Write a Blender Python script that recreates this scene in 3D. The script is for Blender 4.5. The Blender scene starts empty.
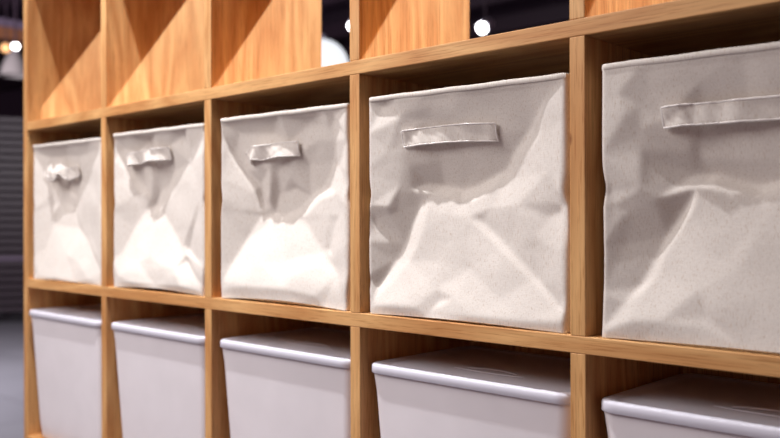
import bpy, bmesh, math, random
import numpy as np
from mathutils import Vector, Matrix, noise
from mathutils.geometry import delaunay_2d_cdt
random.seed(7)
S = bpy.context.scene
COL = S.collection
PI = math.pi

# ------------------------------------------------------------------ camera
CAMP = Vector((2.1626, -0.9358, 1.3682))
yaw, pit, rol, FPX = -0.75156, 0.0018044, -0.0024676, 841.13
fw = Vector((math.sin(yaw)*math.cos(pit), math.cos(yaw)*math.cos(pit), math.sin(pit)))
rt = Vector((math.cos(yaw), -math.sin(yaw), 0)); up = rt.cross(fw)
rt2 = rt*math.cos(rol)+up*math.sin(rol); up2 = -rt*math.sin(rol)+up*math.cos(rol)
cd = bpy.data.cameras.new('camera'); cam = bpy.data.objects.new('camera', cd); COL.objects.link(cam)
cam.matrix_world = Matrix(((rt2.x, up2.x, -fw.x, CAMP.x), (rt2.y, up2.y, -fw.y, CAMP.y), (rt2.z, up2.z, -fw.z, CAMP.z), (0, 0, 0, 1)))
cd.sensor_width = 36; cd.lens = FPX*36/780; cd.clip_end = 200; cd.clip_start = .02
cd.dof.use_dof = True; cd.dof.focus_distance = 1.17; cd.dof.aperture_fstop = 3.4
S.camera = cam

# ------------------------------------------------------------------ light and exposure
w = bpy.data.worlds.new('world'); S.world = w; w.use_nodes = True
w.node_tree.nodes['Background'].inputs[0].default_value = (1.0, .58, .56, 1)
w.node_tree.nodes['Background'].inputs[1].default_value = .20
S.view_settings.view_transform = 'Standard'; S.view_settings.look = 'None'
S.view_settings.gamma = 1; S.view_settings.use_curve_mapping = False
S.view_settings.exposure = 0.0

def spot(name, loc, target, power, color=(1, .93, .86), size=70, blend=.6, radius=.02):
    l = bpy.data.lights.new(name, 'SPOT'); l.energy = power; l.color = color
    l.spot_size = math.radians(size); l.spot_blend = blend; l.shadow_soft_size = radius
    o = bpy.data.objects.new(name, l); COL.objects.link(o); o.location = loc
    o.rotation_euler = (Vector(target)-Vector(loc)).to_track_quat('-Z', 'Y').to_euler()
    return o
# row of ceiling spots just in front of the shelves, and one row behind them
spot('ceiling_spot_front', (0.86, -.455, 3.40), (.80, .02, 1.30), 250, size=70, blend=1, color=(.97, .97, 1), radius=.03)
spot('ceiling_spot_back', (2.45, 1.62, 3.82), (.7, .15, 1.75), 680, size=60, blend=.7, color=(1, .99, .98))
# added fill lights: soft spot and area further out, point over the far floor
spot('fill_spot_soft', (.25, -1.25, 3.15), (.70, 0, 1.2), 60, color=(1, .95, .93), size=84, blend=1, radius=.30)
al = bpy.data.lights.new('fill_area', 'AREA'); al.shape = 'RECTANGLE'; al.size = 1.6; al.size_y = 1.0; al.energy = 44; al.color = (1, .955, .94)  # added frontal fill, lifts the bins and shaded cloth
ao = bpy.data.objects.new('fill_area', al); COL.objects.link(ao); ao.location = (.1, -1.95, 2.75)
ao.rotation_euler = (Vector((.6, 0, 1.2))-Vector(ao.location)).to_track_quat('-Z', 'Y').to_euler()
pl = bpy.data.lights.new('far_fill', 'POINT'); pl.energy = 480; pl.color = (1, .97, .98); pl.shadow_soft_size = .25  # added unseen fill, brightens the far floor and left background
po = bpy.data.objects.new('far_fill', pl); COL.objects.link(po); po.location = (-5.2, .9, 2.6)

# ------------------------------------------------------------------ materials
def srgb(r, g, b):
    return tuple(((c/255)/12.92 if c/255 <= .04045 else ((c/255+.055)/1.055)**2.4) for c in (r, g, b))+(1,)
def newmat(name):
    m = bpy.data.materials.new(name); m.use_nodes = True
    nt = m.node_tree; return m, nt, nt.nodes['Principled BSDF']
def node(nt, t, **kw):
    n = nt.nodes.new(t)
    for k, v in kw.items(): setattr(n, k, v)
    return n
def plain(name, col, rough=.5, metal=0, spec=.5):
    m, nt, b = newmat(name)
    tc = node(nt, 'ShaderNodeNewGeometry'); nz = node(nt, 'ShaderNodeTexNoise'); nz.inputs['Scale'].default_value = 14
    nt.links.new(tc.outputs['Position'], nz.inputs['Vector'])
    mx = node(nt, 'ShaderNodeMix', data_type='RGBA')
    mx.inputs[6].default_value = tuple(c*.94 for c in col[:3])+(1,); mx.inputs[7].default_value = tuple(min(1, c*1.05) for c in col[:3])+(1,)
    nt.links.new(nz.outputs['Fac'], mx.inputs[0]); nt.links.new(mx.outputs[2], b.inputs['Base Color'])
    b.inputs['Roughness'].default_value = rough; b.inputs['Metallic'].default_value = metal
    b.inputs['Specular IOR Level'].default_value = spec
    return m
def emit(name, col, strength):
    m, nt, b = newmat(name)
    b.inputs['Base Color'].default_value = col
    b.inputs['Emission Color'].default_value = col; b.inputs['Emission Strength'].default_value = strength
    return m
def oak(name, axis):
    """light oak; axis = grain direction in world space"""
    m, nt, b = newmat(name); L = nt.links
    geo = node(nt, 'ShaderNodeNewGeometry')
    def mapped(al, ac):
        mp = node(nt, 'ShaderNodeMapping'); s = [ac, ac, ac]; s[axis] = al
        mp.inputs['Scale'].default_value = s; L.new(geo.outputs['Position'], mp.inputs['Vector']); return mp
    def nz(mp, det, rough=.5, dist=0.):
        n = node(nt, 'ShaderNodeTexNoise'); n.inputs['Scale'].default_value = 1; n.inputs['Detail'].default_value = det
        n.inputs['Roughness'].default_value = rough; n.inputs['Distortion'].default_value = dist
        L.new(mp.outputs[0], n.inputs['Vector']); return n
    n1 = nz(mapped(1.1, 7), 2, .5, .3)          # broad growth-ring field
    ml = node(nt, 'ShaderNodeMath', operation='MULTIPLY'); ml.inputs[1].default_value = 10; L.new(n1.outputs['Fac'], ml.inputs[0])
    fr = node(nt, 'ShaderNodeMath', operation='PINGPONG'); fr.inputs[1].default_value = .5; L.new(ml.outputs[0], fr.inputs[0])
    n2 = nz(mapped(9, 230), 3, .6)              # fine streaks
    n3 = nz(mapped(16, 520), 2, .7)             # pores
    n4 = nz(mapped(1.5, 3), 2)                  # blotches
    def ramp(src, p0, c0, p1, c1):
        r = node(nt, 'ShaderNodeValToRGB'); e = r.color_ramp.elements
        e[0].position = p0; e[0].color = c0; e[1].position = p1; e[1].color = c1; L.new(src, r.inputs[0]); return r
    g = lambda v: (v, v, v, 1)
    base = ramp(fr.outputs[0], .0, srgb(204, 147, 92), .5, srgb(228, 179, 121))
    def mul(a, bb):
        x = node(nt, 'ShaderNodeMix', data_type='RGBA', blend_type='MULTIPLY'); x.inputs[0].default_value = 1
        L.new(a, x.inputs[6]); L.new(bb, x.inputs[7]); return x.outputs[2]
    c = mul(base.outputs[0], ramp(n2.outputs['Fac'], .3, g(.88), .65, g(1.03)).outputs[0])
    c = mul(c, ramp(n3.outputs['Fac'], .36, (.76, .68, .60, 1), .46, g(1)).outputs[0])
    c = mul(c, ramp(n4.outputs['Fac'], .3, (.92, .87, .82, 1), .7, g(1.05)).outputs[0])
    vo = node(nt, 'ShaderNodeTexVoronoi'); vo.inputs['Scale'].default_value = 1; L.new(mapped(3.1, 4.3).outputs[0], vo.inputs['Vector'])
    c = mul(c, ramp(vo.outputs['Distance'], .018, (.38, .26, .18, 1), .035, g(1)).outputs[0])
    L.new(c, b.inputs['Base Color'])
    b.inputs['Roughness'].default_value = .5; b.inputs['Specular IOR Level'].default_value = .3
    bp = node(nt, 'ShaderNodeBump'); bp.inputs['Strength'].default_value = .12; bp.inputs['Distance'].default_value = .001
    L.new(n3.outputs['Fac'], bp.inputs['Height']); L.new(bp.outputs[0], b.inputs['Normal'])
    return m
def linen(name, col, fleck=.8):
    m, nt, b = newmat(name); L = nt.links
    geo = node(nt, 'ShaderNodeNewGeometry')
    def nz(sc, det):
        mp = node(nt, 'ShaderNodeMapping'); mp.inputs['Scale'].default_value = sc; L.new(geo.outputs['Position'], mp.inputs['Vector'])
        n = node(nt, 'ShaderNodeTexNoise'); n.inputs['Scale'].default_value = 1; n.inputs['Detail'].default_value = det
        L.new(mp.outputs[0], n.inputs['Vector']); return n
    a = nz((900, 900, 140), 2); c_ = nz((140, 140, 900), 2); f = nz((800, 800, 130), 2)
    r = node(nt, 'ShaderNodeValToRGB'); e = r.color_ramp.elements
    e[0].position = .28; e[0].color = (.78, .70, .63, 1); e[1].position = .45; e[1].color = (1, 1, 1, 1); L.new(f.outputs['Fac'], r.inputs[0])
    ad = node(nt, 'ShaderNodeMath', operation='ADD'); L.new(a.outputs['Fac'], ad.inputs[0]); L.new(c_.outputs['Fac'], ad.inputs[1])
    mr = node(nt, 'ShaderNodeMapRange'); mr.inputs[1].default_value = .6; mr.inputs[2].default_value = 1.4; mr.inputs[3].default_value = .90; mr.inputs[4].default_value = 1.05
    L.new(ad.outputs[0], mr.inputs[0])
    x = node(nt, 'ShaderNodeMix', data_type='RGBA', blend_type='MULTIPLY'); x.inputs[0].default_value = fleck; x.inputs[6].default_value = col; L.new(r.outputs[0], x.inputs[7])
    y = node(nt, 'ShaderNodeMix', data_type='RGBA', blend_type='MULTIPLY'); y.inputs[0].default_value = 1; L.new(x.outputs[2], y.inputs[6]); L.new(mr.outputs[0], y.inputs[7])
    L.new(y.outputs[2], b.inputs['Base Color'])
    b.inputs['Roughness'].default_value = .85; b.inputs['Specular IOR Level'].default_value = .15
    b.inputs['Sheen Weight'].default_value = .1
    bp = node(nt, 'ShaderNodeBump'); bp.inputs['Strength'].default_value = .25; bp.inputs['Distance'].default_value = .0006
    L.new(ad.outputs[0], bp.inputs['Height']); L.new(bp.outputs[0], b.inputs['Normal'])
    return m
M = {}
M['oak_v'] = oak('oak_upright', 2); M['oak_h'] = oak('oak_horizontal', 0)
M['linen'] = linen('linen_fabric', srgb(229, 221, 213)); M['tape'] = linen('linen_binding', srgb(240, 234, 230), .25)
M['poly'] = plain('white_polypropylene', srgb(238, 232, 236), .42)
M['lid'] = plain('white_polypropylene_lid', srgb(222, 220, 232), .40, 0, .3)
M['dark'] = plain('dark_metal', srgb(56, 40, 54), .5)
M['black'] = plain('ceiling_black', srgb(62, 42, 62), .9)
M['brown'] = plain('brown_wood_beam', srgb(150, 96, 66), .6)
M['violet'] = plain('grey_violet_paint', srgb(120, 104, 128), .7)
M['whitemetal'] = plain('white_lamp_metal', srgb(205, 200, 222), .5)
M['shade'] = plain('pale_cone_shade', srgb(120, 112, 114), .8)
M['lamp'] = emit('lamp_glow', (1, .98, .95, 1), 14)
M['warm'] = emit('warm_bulb_glow', (1, .52, .22, 1), .8)
M['globe'] = emit('globe_glow', (.90, .94, 1, 1), 1.0)
def floor_mat():
    m, nt, b = newmat('grey_concrete'); L = nt.links
    geo = node(nt, 'ShaderNodeNewGeometry')
    n = node(nt, 'ShaderNodeTexNoise'); n.inputs['Scale'].default_value = 1.3; n.inputs['Detail'].default_value = 6; L.new(geo.outputs['Position'], n.inputs['Vector'])
    br = node(nt, 'ShaderNodeTexBrick'); br.offset = 0; br.inputs['Scale'].default_value = 1; br.inputs['Brick Width'].default_value = .9; br.inputs['Row Height'].default_value = .9
    br.inputs['Mortar Size'].default_value = .004; L.new(geo.outputs['Position'], br.inputs['Vector'])
    br.inputs['Color1'].default_value = srgb(150, 148, 160); br.inputs['Color2'].default_value = srgb(163, 161, 173); br.inputs['Mortar'].default_value = srgb(90, 86, 98)
    r = node(nt, 'ShaderNodeValToRGB'); r.color_ramp.elements[0].color = (.75, .75, .75, 1); r.color_ramp.elements[1].color = (1.05, 1.05, 1.05, 1); L.new(n.outputs['Fac'], r.inputs[0])
    x = node(nt, 'ShaderNodeMix', data_type='RGBA', blend_type='MULTIPLY'); x.inputs[0].default_value = 1; L.new(br.outputs['Color'], x.inputs[6]); L.new(r.outputs[0], x.inputs[7])
    L.new(x.outputs[2], b.inputs['Base Color']); b.inputs['Roughness'].default_value = .45
    return m
M['floor'] = floor_mat()

# ------------------------------------------------------------------ helpers
def obj(name, bm, mat, parent=None, smooth=False, autosmooth=None):
    me = bpy.data.meshes.new(name); bm.normal_update(); bm.to_mesh(me); bm.free()
    if smooth:
        for p in me.polygons: p.use_smooth = True
        if autosmooth: me.set_sharp_from_angle(angle=math.radians(autosmooth))
    me.materials.append(mat)
    o = bpy.data.objects.new(name, me); COL.objects.link(o)
    if parent: o.parent = parent
    return o
def box(bm, x0, x1, y0, y1, z0, z1, bev=0., seg=2):
    r = bmesh.ops.create_cube(bm, size=1)
    vs = r['verts']
    for v in vs:
        v.co = Vector(((x0+x1)/2+v.co.x*(x1-x0), (y0+y1)/2+v.co.y*(y1-y0), (z0+z1)/2+v.co.z*(z1-z0)))
    if bev > 0:
        es = list({e for v in vs for e in v.link_edges})
        bmesh.ops.bevel(bm, geom=es, offset=bev, segments=seg, profile=.5, affect='EDGES')
def bxo(name, dims, mat, parent=None, bev=.0012):
    bm = bmesh.new(); box(bm, *dims, bev=bev); return obj(name, bm, mat, parent)
def thing(name, label, cat, loc=(0, 0, 0), group=None):
    o = bpy.data.objects.new(name, None); COL.objects.link(o); o.location = loc; o.empty_display_size = .1
    o['label'] = label; o['category'] = cat
    if group: o['group'] = group
    return o
def tag(o, label, cat, group=None):
    o['label'] = label; o['category'] = cat
    if group: o['group'] = group
    return o
def struct(o): o['kind'] = 'structure'; return o
def cyl(bm, a, b, r0, r1=None, n=24):
    a = Vector(a); b = Vector(b); d = b-a; r1 = r0 if r1 is None else r1
    q = d.to_track_quat('Z', 'Y').to_matrix().to_4x4(); q.translation = (a+b)/2
    bmesh.ops.create_cone(bm, cap_ends=True, segments=n, radius1=r0, radius2=r1, depth=d.length, matrix=q)
def lathe(bm, prof, n=40, c=(0, 0, 0)):
    rings = []
    for r, z in prof:
        rings.append([bm.verts.new((c[0]+r*math.cos(2*PI*i/n), c[1]+r*math.sin(2*PI*i/n), c[2]+z)) for i in range(n)])
    for a, b in zip(rings, rings[1:]):
        for i in range(n): bm.faces.new((a[i], a[(i+1) % n], b[(i+1) % n], b[i]))
    return rings

# ------------------------------------------------------------------ the room
struct(bxo('floor', (-16, 8, -6, 14, -.10, 0), M['floor'], bev=0))
struct(bxo('ceiling', (-16, 8, -6, 14, 4.3, 4.4), M['black'], bev=0))
struct(bxo('wall_back', (-16, 8, 13.9, 14, .0, 4.3), M['black'], bev=0))
struct(bxo('wall_left', (-16, -15.9, -6, 13.9, .0, 4.3), M['black'], bev=0))

# ------------------------------------------------------------------ shelving unit (oak, five by five, open back)
P, T, D = .40, .022, .285
unit = thing('shelving_unit', 'open-backed light oak shelving unit of square compartments holding fabric boxes and white bins', 'shelf')
NC = 5; NR = 5; XR = NC*P+T
for x0 in (0, NC*P):
    bxo('side_panel', (x0, x0+T, 0, D, 0, NR*P+T), M['oak_v'], unit)
for r in range(NR+1):
    bxo('shelf_board', (T, XR-T, 0.0004, D, r*P, r*P+T), M['oak_h'], unit)
for r in range(NR):
    for k in range(1, NC):
        bxo('divider', (k*P, k*P+T, 0.0006, D, r*P+T, (r+1)*P), M['oak_v'], unit)

for r in range(NR-1):
    bxo('back_light_blocker', (T*.5, XR-T*.5, D+.0002, D+.006, r*P+T*.5, (r+1)*P+T*.5), M['oak_v'], unit, bev=0)  # added panels blocking light from behind, keep the lower compartments dark

# ------------------------------------------------------------------ linen storage boxes
ZB = 3*P+T          # surface of the middle shelf
BW0, BH, BD = .353, .338, .262
def field(lines, ctrl, n, blur, seed, amp=.0016):
    """depth (m) of the sagging front cloth on an n x n grid, folded between the given points"""
    pts = []; eds = []
    for ln in lines:                      # fold lines
        for k in range(len(ln)-1): eds.append((len(pts)+k, len(pts)+k+1))
        pts += list(ln)
    pts += list(ctrl)
    NB = 6
    for i in range(NB+1):
        q = i/NB
        pts += [(q, 0, 0), (q, 1, .0)]
        if 0 < i < NB: pts += [(0, q, 0), (1, q, 0)]
    co = [Vector((p[0], p[1])) for p in pts]
    vs, es, fs, ov, oe, of = delaunay_2d_cdt(co, eds, [], 0, 1e-5)
    dep = [pts[o[0]][2] if o else None for o in ov]
    for i_, d_ in enumerate(dep):          # a crossing of two fold lines takes the nearest known depth
        if d_ is None: dep[i_] = min(pts, key=lambda p: (p[0]-vs[i_].x)**2+(p[1]-vs[i_].y)**2)[2]
    g = np.zeros((n+1, n+1)); S_, T_ = np.meshgrid(np.linspace(0, 1, n+1), np.linspace(0, 1, n+1))
    for f in fs:
        a, b, c = [vs[i] for i in f]; da, db, dc = [dep[i] for i in f]
        den = (b.y-c.y)*(a.x-c.x)+(c.x-b.x)*(a.y-c.y)
        if abs(den) < 1e-12: continue
        w0 = ((b.y-c.y)*(S_-c.x)+(c.x-b.x)*(T_-c.y))/den; w1 = ((c.y-a.y)*(S_-c.x)+(a.x-c.x)*(T_-c.y))/den; w2 = 1-w0-w1
        m = (w0 >= -1e-6) & (w1 >= -1e-6) & (w2 >= -1e-6)
        g[m] = (w0*da+w1*db+w2*dc)[m]
    k = np.exp(-.5*(np.arange(-3*int(blur+1), 3*int(blur+1)+1)/blur)**2); k /= k.sum(); h = len(k)//2
    def conv(a):
        p = np.pad(a, h, mode='reflect', reflect_type='odd')
        p = np.apply_along_axis(lambda r: np.convolve(r, k, 'valid'), 0, p)
        return np.apply_along_axis(lambda r: np.convolve(r, k, 'valid'), 1, p)
    g = conv(g)
    edge = np.minimum(1, (1-T_)*26); g = g*edge
    for j in range(n+1):
        for i in range(n+1):
            s, t = i/n, j/n
            e = min(1, 8*min(s, 1-s, t*1.3, 1-t))
            v = noise.noise(Vector((s*5+seed*3.1, t*5, seed)))*1.6+noise.ridged_multi_fractal(Vector((s*2.6, t*3.1, seed*7.3)), 1, 2, 3, 1, 2)*.5-.6
            g[j, i] += amp*v*e
    return g
def fabric_box(cell, lines, ctrl, hpts, label, seed=1, dx=0., yf=.0065, hem_sag=None, hw=.012, sag=0., rw=0.):
    BW = BW0-dx+rw
    x0 = cell*P+T+(P-T-BW0)/2+dx
    root = thing('fabric_storage_box', label, 'storage box', (x0, yf, ZB+.0006), 'linen fabric boxes on the middle shelf')
    n = 190; g = field(lines, ctrl, n, 1.7, seed, .0013)
    # perimeter parameters: front left->right, right side, back, left side
    m = 14
    rng = random.Random(seed)
    bm = bmesh.new(); rows = []
    ph = rng.random()*9
    def prof_out(i, j):
        s, t = i/n, j/n
        # vertical edge rounding
        e = min(s, 1-s)*BW
        rc = .006 if s < .5 else .007+.0055*math.sin(PI*min(1, t*1.02))
        rnd = rc-math.sqrt(max(0, rc*rc-(rc-min(e, rc))**2))
        x = s*BW
        # edges of the soft box wave in and out a little
        wob = .0022*math.sin(t*7+ph)*(1-t)+.004*math.exp(-((t-.55)/.05)**2)
        edge = math.exp(-s*14) - math.exp(-(1-s)*14)
        x += wob*edge
        z = t*(BH-.004*s)
        lift = (.0065 if seed in (2, 3) else .003)*math.sin(PI*s)*(1-t)**5
        fwd = sag*(math.sin(PI*min(1, t/.22))**2 if t < .22 else 0)*(.4+.6*s)
        return Vector((x, g[j, i]+rnd-fwd, z+lift))
    for j in range(n+1):
        t = j/n; row = [prof_out(i, j) for i in range(n+1)]
        L_, R_ = row[0], row[-1]
        for i in range(1, m): 
            q = i/m; bulge = .003*math.sin(PI*q)*math.sin(PI*t)
            row.append(Vector((R_.x+bulge, R_.y+(BD-R_.y)*q, t*(BH-.004))))
        for i in range(0, m+1):
            q = i/m; row.append(Vector((R_.x+(L_.x-R_.x)*q, BD+.003*math.sin(PI*q)*math.sin(PI*t), t*(BH-.004*(1-q)))))
        for i in range(1, m):
            q = 1-i/m; bulge = .003*math.sin(PI*q)*math.sin(PI*t)
            row.append(Vector((L_.x-bulge, L_.y+(BD-L_.y)*q, t*BH)))
        rows.append([bm.verts.new(v) for v in row])
    K = len(rows[0])
    for a, b in zip(rows, rows[1:]):
        for i in range(K): bm.faces.new((a[i], a[(i+1) % K], b[(i+1) % K], b[i]))
    bm.faces.new(list(reversed(rows[0])))
    body = obj('body', bm, M['linen'], root, smooth=True, autosmooth=60)
    so = body.modifiers.new('cloth_thickness', 'SOLIDIFY'); so.thickness = .0025; so.offset = -1
    # binding tape folded over the open rim
    bm = bmesh.new(); loops = []
    path = [v.copy() for v in [prof_out(i, n) for i in range(0, n+1, 3)]]
    path += [Vector((path[-1].x, BD, BH-.004)), Vector((path[0].x, BD, BH))]
    cen = Vector((BW/2, BD/2, 0)); N = len(path)
    for i, p in enumerate(path):
        a = path[i-1]; c = path[(i+1) % N]
        n1 = Vector(((p-a).y, -(p-a).x, 0)).normalized(); n2 = Vector(((c-p).y, -(c-p).x, 0)).normalized()
        nn = (n1+n2); nn = nn.normalized()/max(.5, nn.normalized().dot(n1))
        wv = .0003*math.sin(i*.35+seed)
        ring = []
        for (o_, z_) in ((.0003, -.0062), (.0011, -.0052), (.0011, -.0004), (.0001, .0009), (-.0022, .0010), (-.0038, .0001), (-.0038, -.0062)):
            ring.append(bm.verts.new(p+nn*o_+Vector((0, 0, z_+wv))))
        loops.append(ring)
    for i in range(N):
        a, b = loops[i], loops[(i+1) % N]
        for q in range(6): bm.faces.new((a[q], b[q], b[q+1], a[q+1]))
    obj('rim_binding', bm, M['linen'], root, smooth=True, autosmooth=50)
    # bottom seam
    # carry handle: flat stitched strap; hpts = (s, t, lift, tilt) along its centre line
    def surf(s, t):
        i = min(n-1e-6, max(0, s*n)); j = min(n-1e-6, max(0, t*n)); i0, j0 = int(i), int(j); fi, fj = i-i0, j-j0
        return (g[j0, i0]*(1-fi)*(1-fj)+g[j0, i0+1]*fi*(1-fj)+g[j0+1, i0]*(1-fi)*fj+g[j0+1, i0+1]*fi*fj)
    NH = 48; NV = 8
    pts = []
    m_ = len(hpts)-1
    def cr(k, u):
        a, b, c, d = [hpts[min(m_, max(0, k+q))] for q in (-1, 0, 1, 2)]
        return [.5*((2*b[z])+(-a[z]+c[z])*u+(2*a[z]-5*b[z]+4*c[z]-d[z])*u*u+(-a[z]+3*b[z]-3*c[z]+d[z])*u**3) for z in range(4)]
    for i in range(NH+1):
        u = i/NH*m_; k = min(m_-1, int(u)); pts.append(cr(k, u-k))
    grid = []
    for i, (s, t, lf, tl) in enumerate(pts):
        col = []
        tan = Vector((pts[min(NH, i+1)][0]-pts[max(0, i-1)][0], pts[min(NH, i+1)][1]-pts[max(0, i-1)][1])); 
        tan = tan.normalized() if tan.length > 1e-6 else Vector((1, 0)); nr = Vector((-tan.y, tan.x))
        if nr.y < 0 and len(hpts) < 5: nr = -nr
        for j in range(NV+1):
            v = (j/NV*2-1)*hw
            px, pz = s*BW+nr.x*v, t*BH+nr.y*v
            end = min(1, min(i, NH-i)/4)
            wr = .0011*math.sin(i*.55+seed)*end+.0008*math.sin(i*1.3+j*.9+seed*2)*end
            y = surf(px/BW, pz/BH)
            # free part of the strap keeps its own line between the stitched ends
            ys = surf(pts[0][0], pts[0][1])*(1-i/NH)+surf(pts[-1][0], pts[-1][1])*i/NH
            y = min(y-.0022, y*(1-end)+end*min(y-.002, ys)-.0022)-lf+wr*.8+tl*v/hw
            col.append(Vector((px, y, pz)))
        grid.append(col)
    bm = bmesh.new(); vg = [[bm.verts.new(v) for v in c] for c in grid]
    for i in range(NH):
        for j in range(NV): bm.faces.new((vg[i][j], vg[i+1][j], vg[i+1][j+1], vg[i][j+1]))
    h = obj('handle', bm, M['linen'], root, smooth=True)
    so = h.modifiers.new('strap_thickness', 'SOLIDIFY'); so.thickness = .0016; so.offset = 0
    # raised stitched edging all round the strap
    per = [(i, 0) for i in range(NH+1)]+[(NH, j) for j in range(1, NV+1)]+[(i, NV) for i in range(NH-1, -1, -1)]+[(0, j) for j in range(NV-1, 0, -1)]
    bm = bmesh.new(); rr = []; NP = len(per)
    for k, (i, j) in enumerate(per):
        p = grid[i][j]; a = grid[per[k-1][0]][per[k-1][1]]; b = grid[per[(k+1) % NP][0]][per[(k+1) % NP][1]]
        td = (b-a).normalized(); o1 = td.cross(Vector((0, 1, 0))).normalized(); o2 = o1.cross(td)
        rr.append([bm.verts.new(p+o1*.0013*math.cos(q*PI/3)+o2*.0013*math.sin(q*PI/3)+Vector((0, -.0006, 0))) for q in range(6)])
    for k in range(NP):
        a, b = rr[k], rr[(k+1) % NP]
        for q in range(6): bm.faces.new((a[q], b[q], b[(q+1) % 6], a[(q+1) % 6]))
    obj('edging', bm, M['tape'], h, smooth=True)
    return root

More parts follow.
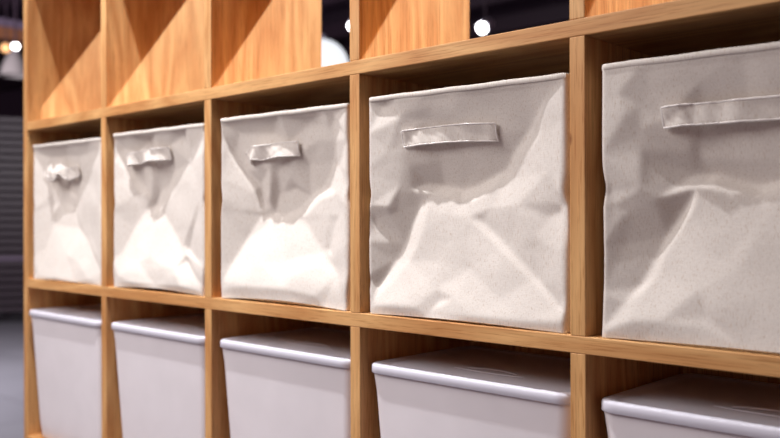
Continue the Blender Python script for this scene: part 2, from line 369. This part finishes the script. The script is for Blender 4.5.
BOXES = [
    {'l': [[(0.072, 0.04, 0.002), (0.114, 0.234, 0.016), (0.184, 0.405, 0.028), (0.254, 0.553, 0.037), (0.334, 0.567, 0.039), (0.45, 0.529, 0.037), (0.718, 0.302, 0.02), (0.991, 0.093, 0.002)], [(0.024, 0.954, 0.005), (0.106, 0.801, 0.015), (0.187, 0.665, 0.025), (0.22, 0.569, 0.035)], [(0.952, 0.926, 0.005), (0.816, 0.785, 0.015), (0.669, 0.687, 0.024), (0.491, 0.586, 0.035)], [(0.085, 0.026, 0.0), (0.365, 0.01, -0.002), (0.641, 0.015, 0.001), (0.839, 0.032, -0.002), (0.989, 0.046, 0.0)]], 'c': [(0.163, 0.771, 0.029), (0.226, 0.68, 0.034), (0.327, 0.707, 0.043), (0.325, 0.641, 0.038), (0.578, 0.755, 0.03), (0.156, 0.912, 0.02), (0.409, 0.913, 0.024), (0.742, 0.913, 0.016), (0.613, 0.9, 0.019), (0.441, 0.19, 0.013), (0.35, 0.138, 0.008), (0.65, 0.148, 0.007), (0.525, 0.384, 0.034), (0.79, 0.338, 0.017), (0.913, 0.543, 0.007)], 'h': [(0.131, 0.765, 0.004, 0), (0.208, 0.814, 0.01, 0.004), (0.288, 0.759, 0.02, -0.005), (0.368, 0.815, 0.014, 0.005), (0.468, 0.767, 0.01, -0.002), (0.579, 0.79, 0.004, 0)], 'dx': 0.004},
    {'l': [[(0.058, 0.082, 0.001), (0.071, 0.244, 0.013), (0.141, 0.388, 0.026), (0.219, 0.492, 0.037), (0.28, 0.465, 0.039), (0.405, 0.509, 0.037), (0.547, 0.408, 0.03), (0.762, 0.23, 0.015), (0.988, 0.065, 0.002)], [(0.088, 0.753, 0.015), (0.178, 0.621, 0.026), (0.224, 0.504, 0.036)], [(0.978, 0.91, 0.005), (0.834, 0.78, 0.013), (0.691, 0.668, 0.022), (0.553, 0.587, 0.029), (0.42, 0.515, 0.036)], [(0.338, 0.757, 0.027), (0.319, 0.663, 0.031), (0.283, 0.581, 0.036)], [(0.387, 0.743, 0.036), (0.372, 0.63, 0.044)], [(0.063, 0.024, 0.0), (0.225, 0.033, -0.003), (0.498, 0.022, 0.0), (0.784, 0.038, -0.004), (0.975, 0.025, -0.002)]], 'c': [(0.127, 0.766, 0.029), (0.225, 0.647, 0.036), (0.296, 0.536, 0.048), (0.572, 0.747, 0.032), (0.485, 0.658, 0.039), (0.055, 0.912, 0.019), (0.335, 0.959, 0.023), (0.755, 0.964, 0.015), (0.591, 0.897, 0.016), (0.218, 0.877, 0.023), (0.16, 0.169, 0.01), (0.269, 0.166, 0.012), (0.4, 0.202, 0.009), (0.531, 0.157, 0.005), (0.697, 0.14, 0.004), (0.77, 0.188, 0.018), (0.777, 0.26, 0.021), (0.718, 0.289, 0.018), (0.943, 0.554, 0.006)], 'h': [(0.108, 0.819, 0.003, 0), (0.154, 0.83, 0.012, 0.004), (0.275, 0.837, 0.006, -0.003), (0.402, 0.843, 0.014, 0.003), (0.597, 0.844, 0.003, 0)], 'dx': 0.007, 'sag': 0.003},
    {'l': [[(0.02, 0.092, 0.002), (0.073, 0.204, 0.014), (0.139, 0.326, 0.027), (0.225, 0.459, 0.039), (0.303, 0.432, 0.041), (0.402, 0.415, 0.041), (0.513, 0.452, 0.039), (0.589, 0.426, 0.037), (0.765, 0.275, 0.024), (0.901, 0.168, 0.012)], [(0.011, 0.903, 0.005), (0.047, 0.812, 0.012), (0.105, 0.715, 0.02), (0.2, 0.592, 0.032), (0.229, 0.481, 0.038)], [(0.341, 0.727, 0.026), (0.319, 0.626, 0.032), (0.296, 0.546, 0.036)], [(0.215, 0.636, 0.042), (0.217, 0.559, 0.046)], [(0.371, 0.695, 0.036), (0.337, 0.573, 0.048)], [(0.531, 0.724, 0.027), (0.478, 0.658, 0.033)], [(0.277, 0.503, 0.046), (0.304, 0.475, 0.05), (0.387, 0.464, 0.05), (0.494, 0.495, 0.047)], [(0.847, 0.889, 0.012), (0.739, 0.838, 0.019), (0.607, 0.797, 0.025)], [(0.982, 0.603, 0.006), (0.886, 0.573, 0.015), (0.742, 0.547, 0.027), (0.592, 0.462, 0.036)], [(0.019, 0.047, 0.0), (0.231, 0.07, -0.002), (0.551, 0.067, 0.0), (0.782, 0.051, -0.002)]], 'c': [(0.062, 0.818, 0.022), (0.138, 0.704, 0.03), (0.482, 0.607, 0.046), (0.378, 0.588, 0.048), (0.621, 0.721, 0.037), (0.829, 0.735, 0.029), (0.895, 0.705, 0.019), (0.726, 0.614, 0.039), (0.609, 0.566, 0.045), (0.879, 0.828, 0.013), (0.11, 0.921, 0.019), (0.429, 0.964, 0.013), (0.393, 0.906, 0.023), (0.68, 0.944, 0.019), (0.879, 0.935, 0.013), (0.901, 0.956, 0.006), (0.513, 0.844, 0.023), (0.915, 0.46, 0.012), (0.859, 0.426, 0.019), (0.8, 0.461, 0.022), (0.861, 0.249, 0.016), (0.808, 0.286, 0.024), (0.485, 0.217, 0.019), (0.293, 0.195, 0.011), (0.74, 0.196, 0.011), (0.569, 0.128, 0.006)], 'h': [(0.179, 0.768, 0.001, 0), (0.225, 0.799, 0.005, 0.004), (0.316, 0.795, 0.007, -0.005), (0.443, 0.803, 0.008, 0.004), (0.596, 0.803, 0.003, 0)], 'dx': 0.007, 'sag': 0.003},
    {'l': [[(0.027, 0.056, 0.001), (0.084, 0.113, 0.007), (0.145, 0.175, 0.013), (0.2, 0.245, 0.019), (0.247, 0.331, 0.021), (0.276, 0.426, 0.025), (0.283, 0.47, 0.027), (0.282, 0.542, 0.032), (0.363, 0.532, 0.035), (0.454, 0.508, 0.037), (0.53, 0.528, 0.035), (0.604, 0.564, 0.033), (0.663, 0.575, 0.033), (0.719, 0.614, 0.031), (0.781, 0.696, 0.023), (0.864, 0.78, 0.014), (0.961, 0.855, 0.003)], [(0.03, 0.141, 0.016), (0.109, 0.241, 0.025), (0.155, 0.329, 0.03), (0.205, 0.444, 0.031), (0.229, 0.503, 0.033)], [(0.255, 0.598, 0.039), (0.329, 0.587, 0.05), (0.419, 0.567, 0.053), (0.497, 0.582, 0.051), (0.574, 0.614, 0.048), (0.651, 0.644, 0.044), (0.703, 0.715, 0.037), (0.798, 0.804, 0.026)], [(0.303, 0.466, 0.028), (0.396, 0.461, 0.03), (0.498, 0.451, 0.031), (0.601, 0.484, 0.03), (0.757, 0.502, 0.023), (0.887, 0.504, 0.013), (0.977, 0.494, 0.008)], [(0.5, 0.438, 0.03), (0.665, 0.314, 0.022), (0.817, 0.194, 0.015), (0.951, 0.094, 0.005), (0.987, 0.075, 0.001)], [(0.554, 0.425, 0.033), (0.704, 0.31, 0.026), (0.845, 0.195, 0.019), (0.965, 0.091, 0.007)], [(0.033, 0.038, -0.001), (0.14, 0.046, -0.003), (0.28, 0.043, -0.002), (0.352, 0.025, 0.002), (0.566, 0.026, -0.001), (0.801, 0.029, -0.001), (0.984, 0.045, -0.002)]], 'c': [(0.187, 0.828, 0.011), (0.182, 0.788, 0.013), (0.254, 0.794, 0.021), (0.404, 0.81, 0.027), (0.657, 0.795, 0.024), (0.171, 0.707, 0.015), (0.208, 0.684, 0.021), (0.153, 0.594, 0.015), (0.194, 0.571, 0.022), (0.104, 0.756, 0.007), (0.333, 0.701, 0.034), (0.539, 0.712, 0.036), (0.081, 0.965, 0.009), (0.177, 0.895, 0.006), (0.324, 0.884, 0.015), (0.343, 0.933, 0.007), (0.468, 0.896, 0.01), (0.635, 0.91, 0.014), (0.832, 0.94, 0.008), (0.899, 0.92, 0.007), (0.02, 0.44, 0.011), (0.092, 0.463, 0.011), (0.106, 0.49, 0.006), (0.136, 0.481, 0.017), (0.367, 0.25, 0.019), (0.366, 0.129, 0.01), (0.519, 0.221, 0.021), (0.69, 0.107, 0.009), (0.389, 0.074, 0.009), (0.477, 0.094, 0.005), (0.836, 0.374, 0.017), (0.903, 0.449, 0.016), (0.961, 0.468, 0.012), (0.94, 0.317, 0.007), (0.908, 0.628, 0.009)], 'h': [(0.185, 0.797, 0.0, 0), (0.302, 0.804, 0.0005, 0.001), (0.48, 0.805, 0.001, -0.001), (0.655, 0.795, 0.002, 0)], 'dx': 0, 'rw': 0.004},
    {'l': [[(0.025, 0.049, 0.001), (0.084, 0.132, 0.006), (0.152, 0.182, 0.011), (0.192, 0.236, 0.017), (0.22, 0.325, 0.023), (0.257, 0.389, 0.028), (0.3, 0.467, 0.028), (0.316, 0.544, 0.032), (0.372, 0.549, 0.034), (0.436, 0.527, 0.036), (0.517, 0.505, 0.036), (0.596, 0.513, 0.034), (0.675, 0.558, 0.028), (0.798, 0.705, 0.015)], [(0.125, 0.186, 0.017), (0.17, 0.281, 0.025), (0.207, 0.375, 0.033), (0.256, 0.467, 0.04)], [(0.293, 0.591, 0.042), (0.353, 0.593, 0.05), (0.419, 0.57, 0.052), (0.501, 0.547, 0.052), (0.584, 0.563, 0.047), (0.653, 0.625, 0.037)], [(0.314, 0.449, 0.028), (0.394, 0.445, 0.029), (0.523, 0.415, 0.029), (0.651, 0.271, 0.022), (0.803, 0.068, 0.005)], [(0.022, 0.031, -0.002), (0.116, 0.068, -0.003), (0.223, 0.076, -0.001), (0.358, 0.06, 0.002), (0.377, 0.1, 0.008), (0.404, 0.123, 0.005)]], 'c': [(0.064, 0.886, 0.003), (0.137, 0.845, 0.01), (0.174, 0.884, 0.01), (0.351, 0.902, 0.01), (0.572, 0.883, 0.012), (0.091, 0.811, 0.003), (0.137, 0.755, 0.01), (0.218, 0.789, 0.015), (0.331, 0.796, 0.026), (0.494, 0.792, 0.028), (0.71, 0.792, 0.022), (0.135, 0.684, 0.011), (0.168, 0.647, 0.019), (0.215, 0.628, 0.028), (0.292, 0.677, 0.029), (0.242, 0.679, 0.024), (0.316, 0.649, 0.038), (0.515, 0.632, 0.038), (0.138, 0.54, 0.009), (0.183, 0.503, 0.016), (0.08, 0.45, 0.009), (0.046, 0.487, 0.006), (0.073, 0.341, 0.014), (0.101, 0.45, 0.013), (0.404, 0.296, 0.02), (0.473, 0.265, 0.016), (0.349, 0.193, 0.01), (0.542, 0.171, 0.01), (0.019, 0.535, 0.006)], 'h': [(0.22, 0.789, 0.002, 0), (0.296, 0.792, 0.006, 0.001), (0.38, 0.792, 0.003, 0), (0.492, 0.792, 0.006, -0.001), (0.647, 0.79, 0.002, 0)], 'dx': 0.006}]
LAB = ['white fabric box with crumpled bunched handle, farthest left on the middle shelf',
       'white fabric box with deep dark V fold under a tilted handle',
       'white fabric box with bright triangular lower fold and puckered handle, middle of five',
       'beige linen box with crisp flat handle seen whole, shadow line across its middle',
       'beige linen box cut by the right edge of the photo, handle running out']
for k, b in enumerate(BOXES):
    fabric_box(k, b['l'], b['c'], b['h'], LAB[k], seed=k+1, dx=b.get('dx', 0), sag=b.get('sag', 0), rw=b.get('rw', 0))

# ------------------------------------------------------------------ white plastic bins with lids
ZS = 2*P+T
def rrect(x0, x1, y0, y1, r, n=8):
    o = []
    for cx, cy, a0 in ((x1-r, y0+r, -PI/2), (x1-r, y1-r, 0), (x0+r, y1-r, PI/2), (x0+r, y0+r, PI)):
        for i in range(n+1):
            a = a0+PI/2*i/n; o.append((cx+r*math.cos(a), cy+r*math.sin(a)))
    return o
def loft(bm, secs, cap0=True, cap1=True):
    R = [[bm.verts.new((x, y, z)) for x, y in lp] for lp, z in secs]
    K = len(R[0])
    for a, b in zip(R, R[1:]):
        for i in range(K): bm.faces.new((a[i], a[(i+1) % K], b[(i+1) % K], b[i]))
    if cap0: bm.faces.new(list(reversed(R[0])))
    if cap1: bm.faces.new(R[-1])
BNW, BND, BNH = .368, .262, .3135
def plastic_bin(cell, label, dx=0., y=.006):
    x0 = cell*P+T+(P-T-BNW)/2+dx
    root = thing('plastic_storage_bin', label, 'storage bin', (x0, y, ZS+.0004), 'white plastic bins on the lower shelf')
    bm = bmesh.new()
    def sec(z, ins, r):
        return (rrect(ins-.005, BNW-ins+.005, ins*.75, BND-ins*.75, r), z)
    tp = lambda z: .009+.020*(1-z/BNH)
    secs = [sec(0, tp(0)+.006, .022), sec(.003, tp(0)+.002, .025), sec(.008, tp(0), .027)]
    for q in range(1, 9): z = .008+(BNH-.016-.03)*q/8; secs.append(sec(z, tp(z), .020))
    secs += [sec(BNH-.012, .0085, .020), sec(BNH-.001, .0070, .020)]
    # inner wall
    secs += [sec(BNH-.001, .0095, .026), sec(BNH-.03, .0125, .025), sec(.02, tp(0)+.003, .020), sec(.006, tp(0)+.009, .024)]
    loft(bm, secs)
    obj('tub', bm, M['poly'], root, smooth=True, autosmooth=40)
    bm = bmesh.new(); H = BNH
    def ls(z, ins, r): return (rrect(ins, BNW-ins, ins, BND-ins, r), H+z)
    loft(bm, [ls(-.006, .0012, .024), ls(-.005, 0, .026), ls(.0045, .0002, .026), ls(.0068, .0012, .025), ls(.0082, .0036, .023), ls(.0086, .008, .02),
              ls(.0074, .0145, .018), ls(.0060, .0165, .018), ls(.0058, .03, .016)], cap0=False)
    lid = obj('lid', bm, M['lid'], root, smooth=True, autosmooth=50)
    # moulded grip mark in the lid
    def ridge(pts, r, nm):
        bm = bmesh.new(); R = []
        for i, p in enumerate(pts):
            d = (Vector(pts[min(len(pts)-1, i+1)])-Vector(pts[max(0, i-1)])).normalized(); s = Vector((-d.y, d.x, 0))
            R.append([bm.verts.new(Vector(p)+s*r*math.cos(a)+Vector((0, 0, r*.7*math.sin(a)))) for a in (0, PI/4, PI/2, 3*PI/4, PI)])
        for a, b in zip(R, R[1:]):
            for q in range(4): bm.faces.new((a[q], b[q], b[q+1], a[q+1]))
        obj(nm, bm, M['lid'], lid, smooth=True)
    zc = H+.0056; cx, cy = BNW/2, .085
    ridge([(cx-.045+.09*i/24, cy+.012*math.sin(PI*i/24), zc) for i in range(25)], .0022, 'grip_ridge')
    ridge([(cx-.062+.124*i/24, cy-.010-.006*math.sin(PI*i/24), zc) for i in range(25)], .0018, 'grip_ridge')
    return root
BL = ['white plastic bin with lid, farthest left on the lower shelf, in the narrowest view',
      'white plastic bin with lid, directly below the box with the deep V fold',
      'white plastic bin with lid, directly below the box with the bright triangular fold',
      'white plastic bin with lid, directly below the beige box with the crisp whole handle',
      'white plastic bin with lid at the bottom right corner, cut by the photo edge']
for k, (dx, y) in enumerate(((.0015, -.007), (.0015, -.001), (.002, .003), (.0018, .005), (.003, .006))): plastic_bin(k, BL[k], dx, y)

# ------------------------------------------------------------------ far shop, out of focus
def ray(px, py, dist):
    return CAMP+(fw+rt2*((px-390)/FPX)-up2*((py-219)/FPX))*dist
# slatted dark screen beside the end of the shelving
c = Vector((-9.25, 3.55, 0))
scr = thing('slatted_screen', 'tall dark slatted screen standing on the grey floor beyond the shelf end', 'screen', c)
for sx in (-1.5, 0, 1.2):
    bxo('post', (sx-.03, sx+.03, -.03, .03, 0, 2.75), M['dark'], scr, bev=.003)
bm = bmesh.new()
for i in range(26):
    z = .18+i*.1; box(bm, -1.5, 1.2, -.045, -.03, z, z+.06, bev=.002, seg=1)
obj('slats', bm, M['dark'], scr)
bxo('rail', (-1.5, 1.2, -.07, -.02, .86, .90), M['violet'], scr, bev=.003)
scr.rotation_euler = (0, 0, math.radians(60))

def track_spot(px, py, dist, r, label, aim_off=(0, 0, 0), zt=3.9):
    p = ray(px, py, dist)
    t = thing('spotlight', label, 'spotlight', p, None)
    d = ((CAMP-p).normalized()+Vector(aim_off)).normalized()
    bm = bmesh.new(); cyl(bm, -d*.16, -d*.004, r*1.12, r*1.18, 28); obj('housing', bm, M['whitemetal'], t, smooth=True, autosmooth=40)
    bm = bmesh.new(); cyl(bm, -d*.004, d*.004, r, r, 28); obj('lens', bm, M['lamp'], t)
    bm = bmesh.new(); cyl(bm, -d*.09, -d*.09+Vector((0, 0, zt-p.z)), .012, .012, 12); obj('stem', bm, M['dark'], t)
    return p
pA = track_spot(482, 28, 7.6, .048, 'white ceiling spotlight glowing above the shelf through the widest gap', (-.45, .15, -.1))
pB = track_spot(352, 26, 7.6, .036, 'white ceiling spotlight half hidden by a divider, above the glowing globe', (-.2, .1, -.1))
pC = track_spot(15.5, 46.5, 9.0, .032, 'small bright ceiling spotlight beside the left end of the shelving')
for q, nm in ((pA, 0), (pB, 1)): pass
struct(bxo('trim_1', (-9, 3, min(pA.y, pB.y)-.02, min(pA.y, pB.y)+.05, 3.9, 3.96), M['dark'], bev=0))
# ceiling joists
for i in range(7):
    struct(bxo('trim_%d' % (i+2), (-16, 8, 3.4+i*1.4, 3.56+i*1.4, 4.08, 4.3), M['violet'] if False else M['dark'], bev=0))
# glowing white globe pendant
gp = ray(321, 67, 6.2); gl = thing('globe_pendant_lamp', 'large white glowing globe lamp seen through the shelving gap', 'lamp', gp)
bm = bmesh.new(); bmesh.ops.create_uvsphere(bm, u_segments=40, v_segments=24, radius=.205); obj('globe_shade', bm, M['globe'], gl, smooth=True)
bm = bmesh.new(); cyl(bm, (0, 0, .2), (0, 0, 4.08-gp.z), .006); obj('cord', bm, M['dark'], gl)
bm = bmesh.new(); cyl(bm, (0, 0, .195), (0, 0, .24), .04, .03); obj('cap', bm, M['whitemetal'], gl)
# pale cone pendant and warm bulb at the far left
cp = ray(15, 76, 8.6); cl = thing('cone_pendant_lamp', 'pale cone-shaped hanging shade left of the shelving end, below the spotlight', 'lamp', cp)
bm = bmesh.new(); lathe(bm, [(.02, .26), (.06, .235), (.115, .12), (.15, 0), (.146, 0), (.11, .118), (.055, .23), (.018, .25)], 36); obj('lamp_shade', bm, M['shade'], cl, smooth=True, autosmooth=40)
bm = bmesh.new(); cyl(bm, (0, 0, .25), (0, 0, 4.3-cp.z), .006); obj('cord', bm, M['dark'], cl)
wp = ray(6, 48, 9.2); wl = thing('warm_bulb_lamp', 'small dim orange hanging bulb at the left edge, beside the bright spotlight', 'lamp', wp)
bm = bmesh.new(); bmesh.ops.create_uvsphere(bm, u_segments=24, v_segments=16, radius=.05); obj('bulb', bm, M['warm'], wl, smooth=True)
bm = bmesh.new(); cyl(bm, (0, 0, .045), (0, 0, 4.3-wp.z), .006); obj('cord', bm, M['dark'], wl)
# wooden header beam and painted strip in the far left
bq = ray(10, 33, 10.5)
struct(bxo('trim_20', (bq.x-.08, bq.x+.08, 0.5, 8, bq.z-.09, bq.z+.05), M['brown'], bev=.004))
struct(bxo('trim_21', (bq.x-.06, bq.x+.06, 0.5, 8, bq.z+.05, bq.z+.16), M['violet'], bev=.004))
